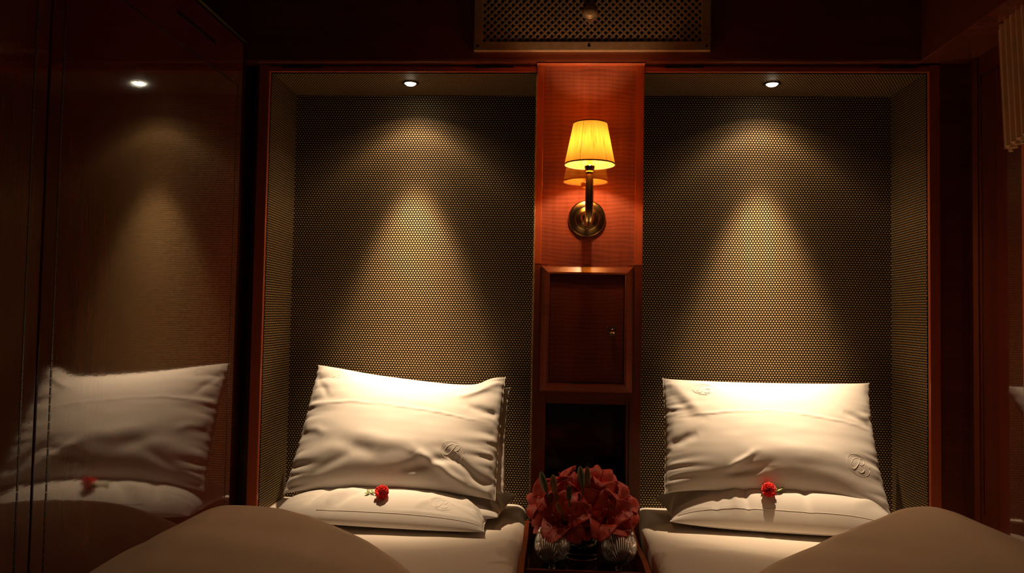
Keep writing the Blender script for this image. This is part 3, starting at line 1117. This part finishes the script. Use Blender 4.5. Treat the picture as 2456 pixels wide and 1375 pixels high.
# ---------------------------------------------------------------- lilies
def petal_mesh(name, Lp, Wp, curl, cup, seed, mat, nu=8, nv=16, a0=.42):
    """petal starts at origin, leaves along +z opening toward +x, recurving outward"""
    mb = MB()

    def f(u, v):
        ang = a0 + (curl) * v ** 2.2
        # integrate the spine
        x = z = 0
        K = 12
        for i in range(K):
            vv = v * (i + .5) / K
            aa = a0 + curl * vv ** 2.2
            x += math.sin(aa) * v * Lp / K
            z += math.cos(aa) * v * Lp / K
        s = (u - .5) * 2
        wd = Wp * (math.sin(PI * min(1, .07 + .91 * v ** .95)) ** .55) * .5
        ruff = .0018 * math.sin(v * 13 + seed + s * 2) * abs(s) ** 2 * min(1, v * 2)
        nx, nz = -math.cos(ang), math.sin(ang)
        lift = cup * Wp * s * s * (1 - .6 * v) - .0025 * math.exp(-(s / .18) ** 2) + ruff
        return (x + nx * lift, s * wd, z + nz * lift)
    mb.grid(f, nu, nv)
    me = mb
    return me


petA = petal_mesh('petal', .082, .056, 2.1, .20, 0, M['petal'])
petB = petal_mesh('petal', .080, .048, 2.5, .18, 2, M['petal'])
petC = petal_mesh('petal', .078, .060, 1.3, .26, 4, M['petal'])


def as_mesh(mb, name, mat, smooth=True, solid=.0006):
    me = bpy.data.meshes.new(name)
    vs0 = [Vector(p) for p in mb.v]
    me.from_pydata(vs0, [], mb.f)
    bm = bmesh.new()
    bm.from_mesh(me)
    bmesh.ops.recalc_face_normals(bm, faces=bm.faces)
    if solid:
        bmesh.ops.solidify(bm, geom=bm.faces[:] , thickness=solid)
    for f in bm.faces:
        f.smooth = smooth
    bm.to_mesh(me)
    bm.free()
    me.materials.append(mat)
    return me


PET = [as_mesh(p, 'petal', M['petal']) for p in (petA, petB, petC)]
mb = MB().tube([(0, 0, 0), (.004, 0, .02), (.011, 0, .042)], .0007, 6)
STAM = as_mesh(mb, 'filament', M['petal'], solid=0)
mb = MB().ball((.0115, 0, .043), .0016, 6, (2.4, .8, .9))
ANTH = as_mesh(mb, 'anther', M['anther'], solid=0)
mb = MB().tube([(0, 0, 0), (0, .001, .03), (0, .003, .055), (0, .003, .058)], [.0013, .0011, .0014, .0026], 8)
PIST = as_mesh(mb, 'pistil', M['petal'], solid=0)


def child(name, me, parent, loc=(0, 0, 0), rot=None):
    o_ = bpy.data.objects.new(name, me)
    COL.objects.link(o_)
    o_.parent = parent
    o_.location = loc
    if rot is not None:
        o_.rotation_mode = 'QUATERNION'
        o_.rotation_quaternion = rot
    return o_


VASE_TOP = Vector((vc[0], vc[1], TZ + .044))


def lily(pos, dirv, label, s=1.0, roll=0.0, open_=0.0, seed=0):
    rnd = random.Random(seed)
    t = thing('lily', label, 'flower', pos, 'red lilies in the vase')
    q = Vector(dirv).normalized().to_track_quat('Z', 'Y')
    t.rotation_mode = 'QUATERNION'
    t.rotation_quaternion = q
    s *= 1.18
    t.scale = (s, s, s)
    bpy.context.view_layer.update()
    for k in range(6):
        a = k * PI / 3 + roll
        me_ = PET[(k % 2) if rnd.random() < .8 else 2]
        tilt = open_ + rnd.uniform(-.16, .16)
        rot = (Matrix.Rotation(a + rnd.uniform(-.1, .1), 4, 'Z') @ Matrix.Rotation(tilt, 4, 'Y')).to_quaternion()
        child('petal', me_, t, (0, 0, .002 * (k % 2)), rot)
    for k in range(6):
        a = k * PI / 3 + roll + .5
        rot = (Matrix.Rotation(a, 4, 'Z') @ Matrix.Rotation(rnd.uniform(-.1, .15), 4, 'Y')).to_quaternion()
        f_ = child('stamen', STAM, t, (0, 0, 0), rot)
        child('anther', ANTH, f_)
    child('pistil', PIST, t)
    # stem back down into the vase, in the flower's own space
    inv = t.matrix_world.inverted()
    p0 = Vector(pos)
    target = Vector((vc[0] + (pos[0] - vc[0]) * .12, vc[1] + (pos[1] - vc[1]) * .12, TZ + .008))
    mid1 = p0 - Vector(dirv).normalized() * .03
    pts = [inv @ p for p in (p0, mid1, (mid1 + VASE_TOP) / 2 , Vector((target.x, target.y, TZ + .045)), target)]
    me_ = as_mesh(MB().tube(pts, [.004, .003, .0025, .0025, .0025], 8), 'stem', M['stem'], solid=0)
    child('stem', me_, t)
    return t


C0 = Vector((vc[0], vc[1], .600))
LIL = [
    # position (x, y, z), facing direction, scale, roll, label
    ((.038, 1.905, .588), (-.28, -.80, .50), 1.05, .35, 'red lily facing forward above the left brandy glass'),
    ((.122, 1.905, .592), (.15, -.75, .60), 1.05, .15, 'red lily facing forward in the middle of the bunch, its pistil upright'),
    ((.002, 1.935, .625), (-.75, -.40, .50), .78, .8, 'outermost red lily on the left of the bunch, petals curling over the bed'),
    ((.152, 1.935, .622), (.70, -.38, .55), .86, .2, 'red lily at the right of the bunch, one broad petal arching over'),
    ((.118, 1.975, .650), (.25, -.20, .92), .86, .6, 'topmost red lily, its tall petal rising against the dark cubby'),
    ((.038, 1.985, .640), (-.30, .10, .92), .84, .1, 'red lily at the back left of the bunch, behind the green buds'),
    ((.080, 1.950, .640), (.0, -.40, .90), .70, .9, 'small crumpled red lily in the upper middle of the bunch'),
    ((.082, 1.895, .600), (.05, -.92, .05), .66, .5, 'red lily hanging low over the front of the vase'),
    ((.158, 1.915, .592), (.66, -.62, .04), .66, .4, 'red lily drooping over the right brandy glass, tip pointing outward'),
]
for i, (p, d, s, r, lb) in enumerate(LIL):
    lily(p, d, lb, s, r, 0.0, i + 3)


def bud(pos, dirv, label, Lb, r, warm=False):
    t = thing('lily_bud', label, 'flower bud', pos, 'lily buds in the vase')
    t.rotation_mode = 'QUATERNION'
    t.rotation_quaternion = Vector(dirv).normalized().to_track_quat('Z', 'Y')
    bpy.context.view_layer.update()
    mb_ = MB()
    prof_ = [(1e-5, 0), (r * .45, Lb * .03), (r * .75, Lb * .2), (r, Lb * .5), (r * .85, Lb * .75), (r * .45, Lb * .93), (1e-5, Lb)]
    mb_.lathe(prof_, (0, 0, 0), 24, rfun=lambda i, a, rr, h: rr * .12 * math.cos(3 * a))
    child('bud_case', as_mesh(mb_, 'bud_case', M['budwarm'] if warm else M['bud'], solid=0), t)
    inv = t.matrix_world.inverted()
    p0 = Vector(pos)
    tg = Vector((vc[0] + (pos[0] - vc[0]) * .15, vc[1] + (pos[1] - vc[1]) * .15, TZ + .01))
    pts = [inv @ p for p in (p0, p0 * .7 + VASE_TOP * .3 - Vector(dirv) * .01, VASE_TOP * .6 + tg * .4, tg)]
    child('stem', as_mesh(MB().tube(pts, .0022, 8), 'stem', M['stem'], solid=0), t)


bud((-.008, 1.880, .668), (-.28, -.05, 1), 'long green bud farthest left, standing clear of the lilies', .052, .0085)
bud((.012, 1.880, .664), (-.10, -.05, 1), 'yellowish opening bud right beside the long green one', .048, .0085, True)
bud((.045, 1.860, .655), (-.02, -.1, 1), 'short green bud just behind the front left lily', .038, .0075)
bud((.078, 1.875, .680), (-.14, -.02, 1), 'tallest dark green bud at the centre of the bunch', .055, .0085)
bud((.090, 1.885, .684), (-.04, .05, 1), 'yellowish bud leaning against the tallest dark green one', .048, .0075, True)
bud((.030, 1.850, .622), (-.45, -.2, 1), 'thin brownish bud in the hollow of the front left lily', .034, .0055, True)


# ---------------------------------------------------------------- carnations on the pillows
def carn_petal(seed):
    rnd = random.Random(seed)
    ph = rnd.uniform(0, 6)

    def f(u, v):
        s = (u - .5) * 2
        a = s * .85
        r = .0190 * v
        x = r * math.cos(a)
        y = r * math.sin(a)
        z = .004 * v * v + .0022 * math.sin(s * 9 + ph) * v ** 2 + .0012 * math.sin(s * 17 + ph) * v ** 3
        x += .0012 * math.sin(s * 14 + ph) * v ** 4
        return (x, y, z)
    return as_mesh(MB().grid(f, 12, 6), 'petal', M['carnation'], solid=.0004)


CP = [carn_petal(i) for i in range(3)]


def carnation(pos, axis, stem_pts, leaf, label):
    t = thing('carnation', label, 'flower', pos, 'carnations left on the pillows')
    t.rotation_mode = 'QUATERNION'
    t.rotation_quaternion = Vector(axis).normalized().to_track_quat('Z', 'Y')
    bpy.context.view_layer.update()
    rnd = random.Random(hash(label) % 7 if False else int(abs(pos[0]) * 1000))
    rings = [(5, .05, 0.0), (6, -.45, .003), (5, -.85, .005), (4, -1.2, .006)]
    for n_, tilt, z in rings:
        for k in range(n_):
            a = 2 * PI * k / n_ + rnd.uniform(-.25, .25) + tilt
            rot = (Matrix.Rotation(a, 4, 'Z') @ Matrix.Rotation(tilt + rnd.uniform(-.12, .12), 4, 'Y')).to_quaternion()
            child('petal', CP[rnd.randrange(3)], t, (0, 0, z), rot)
    child('calyx', as_mesh(MB().lathe([(1e-5, -.020), (.0035, -.019), (.0052, -.010), (.0062, .001), (1e-5, .002)], (0, 0, 0), 16), 'calyx', M['stem'], solid=0), t)
    inv = t.matrix_world.inverted()
    child('stem', as_mesh(MB().tube([inv @ Vector(p) for p in stem_pts], .0010, 6), 'stem', M['stem'], solid=0), t)
    for (a_, b_, w_) in leaf:
        A, B_ = inv @ Vector(a_), inv @ Vector(b_)
        d = B_ - A
        sd = d.cross(inv.to_3x3() @ Vector((0, -.5, 1))).normalized()

        def lf(u, v, A=A, d=d, sd=sd, w_=w_):
            return A + d * v + sd * ((u - .5) * w_ * math.sin(PI * (.08 + .9 * v)))
        child('leaf', as_mesh(MB().grid(lf, 3, 7), 'leaf', M['leaf'], solid=.0004), t)


def on_top(pil, u, v, off=0.0):
    return pil.P(u, v, off)


pL = on_top(LL, .505, .17, .010)
sL = [on_top(LL, .488, .175, .006), on_top(LL, .470, .190, .005), on_top(LL, .446, .200, .004)]
carnation(pL, (.55, -.55, .55), [pL - Vector((.55, -.55, .55)) * .016] + sL,
          [(sL[1], on_top(LL, .446, .225, .010), .006), (sL[2], on_top(LL, .425, .18, .006), .008), (sL[2], on_top(LL, .430, .22, .010), .007), (sL[0], on_top(LL, .476, .215, .010), .007)],
          'red carnation on the left lying pillow, its leafy stem trailing to the left')
pR = on_top(LR, .435, .135, .013)
sR = [on_top(LR, .452, .138, .009), on_top(LR, .472, .145, .008), on_top(LR, .496, .155, .007)]
carnation(pR, (-.25, -.75, .45), [pR - Vector((-.25, -.75, .45)) * .016] + sR,
          [(sR[0], on_top(LR, .480, .17, .012), .005), (sR[1], on_top(LR, .506, .175, .012), .007)],
          'red carnation on the right lying pillow, its short stem pointing right')

# ---------------------------------------------------------------- curtain end at the right wall
def cf(u, v):
    # v down, u along the wall toward the camera
    y = 1.885 - .16 * u
    ztop, zbot = 1.785 + .030 * u, 1.500 + .018 * u
    z = ztop + (zbot - ztop) * v
    x = 1.045 + .012 * v + .0055 * math.sin(u * 2 * PI * 6) - .02 * (u - .0)
    return (x, y, z)


cu = thing('curtain', 'tan pleated curtain heading high on the right wall', 'curtain', (1.08, 1.80, 1.50))
cmb = MB().grid(cf, 120, 10)
cmb.grid(lambda u, v: (cf(u, v)[0] + .022, cf(u, v)[1], cf(u, v)[2]), 120, 10, flip=True)
cmb.grid(lambda u, v: (cf(u, 1)[0] + .022 * v, cf(u, 1)[1], cf(u, 1)[2]), 120, 1)
cmb.grid(lambda u, v: (cf(0, u)[0] + .022 * v, cf(0, u)[1], cf(0, u)[2]), 10, 1)
cmb.build('pleated_fabric', M['curtain'], cu, True, angle=60)
MB().grid(lambda u, v: (cf(u, 1)[0] + .010 - .004 * math.sin(v * PI) , cf(u, 1)[1] - .004, cf(u, 1)[2] - .012 * v + .003), 120, 4).build('lining_hem', M['curtain'], cu, True)
MB().box(1.070, XR, 1.72, 1.89, 1.775, 1.79, .002).build('rail', M['darkwood'], cu)
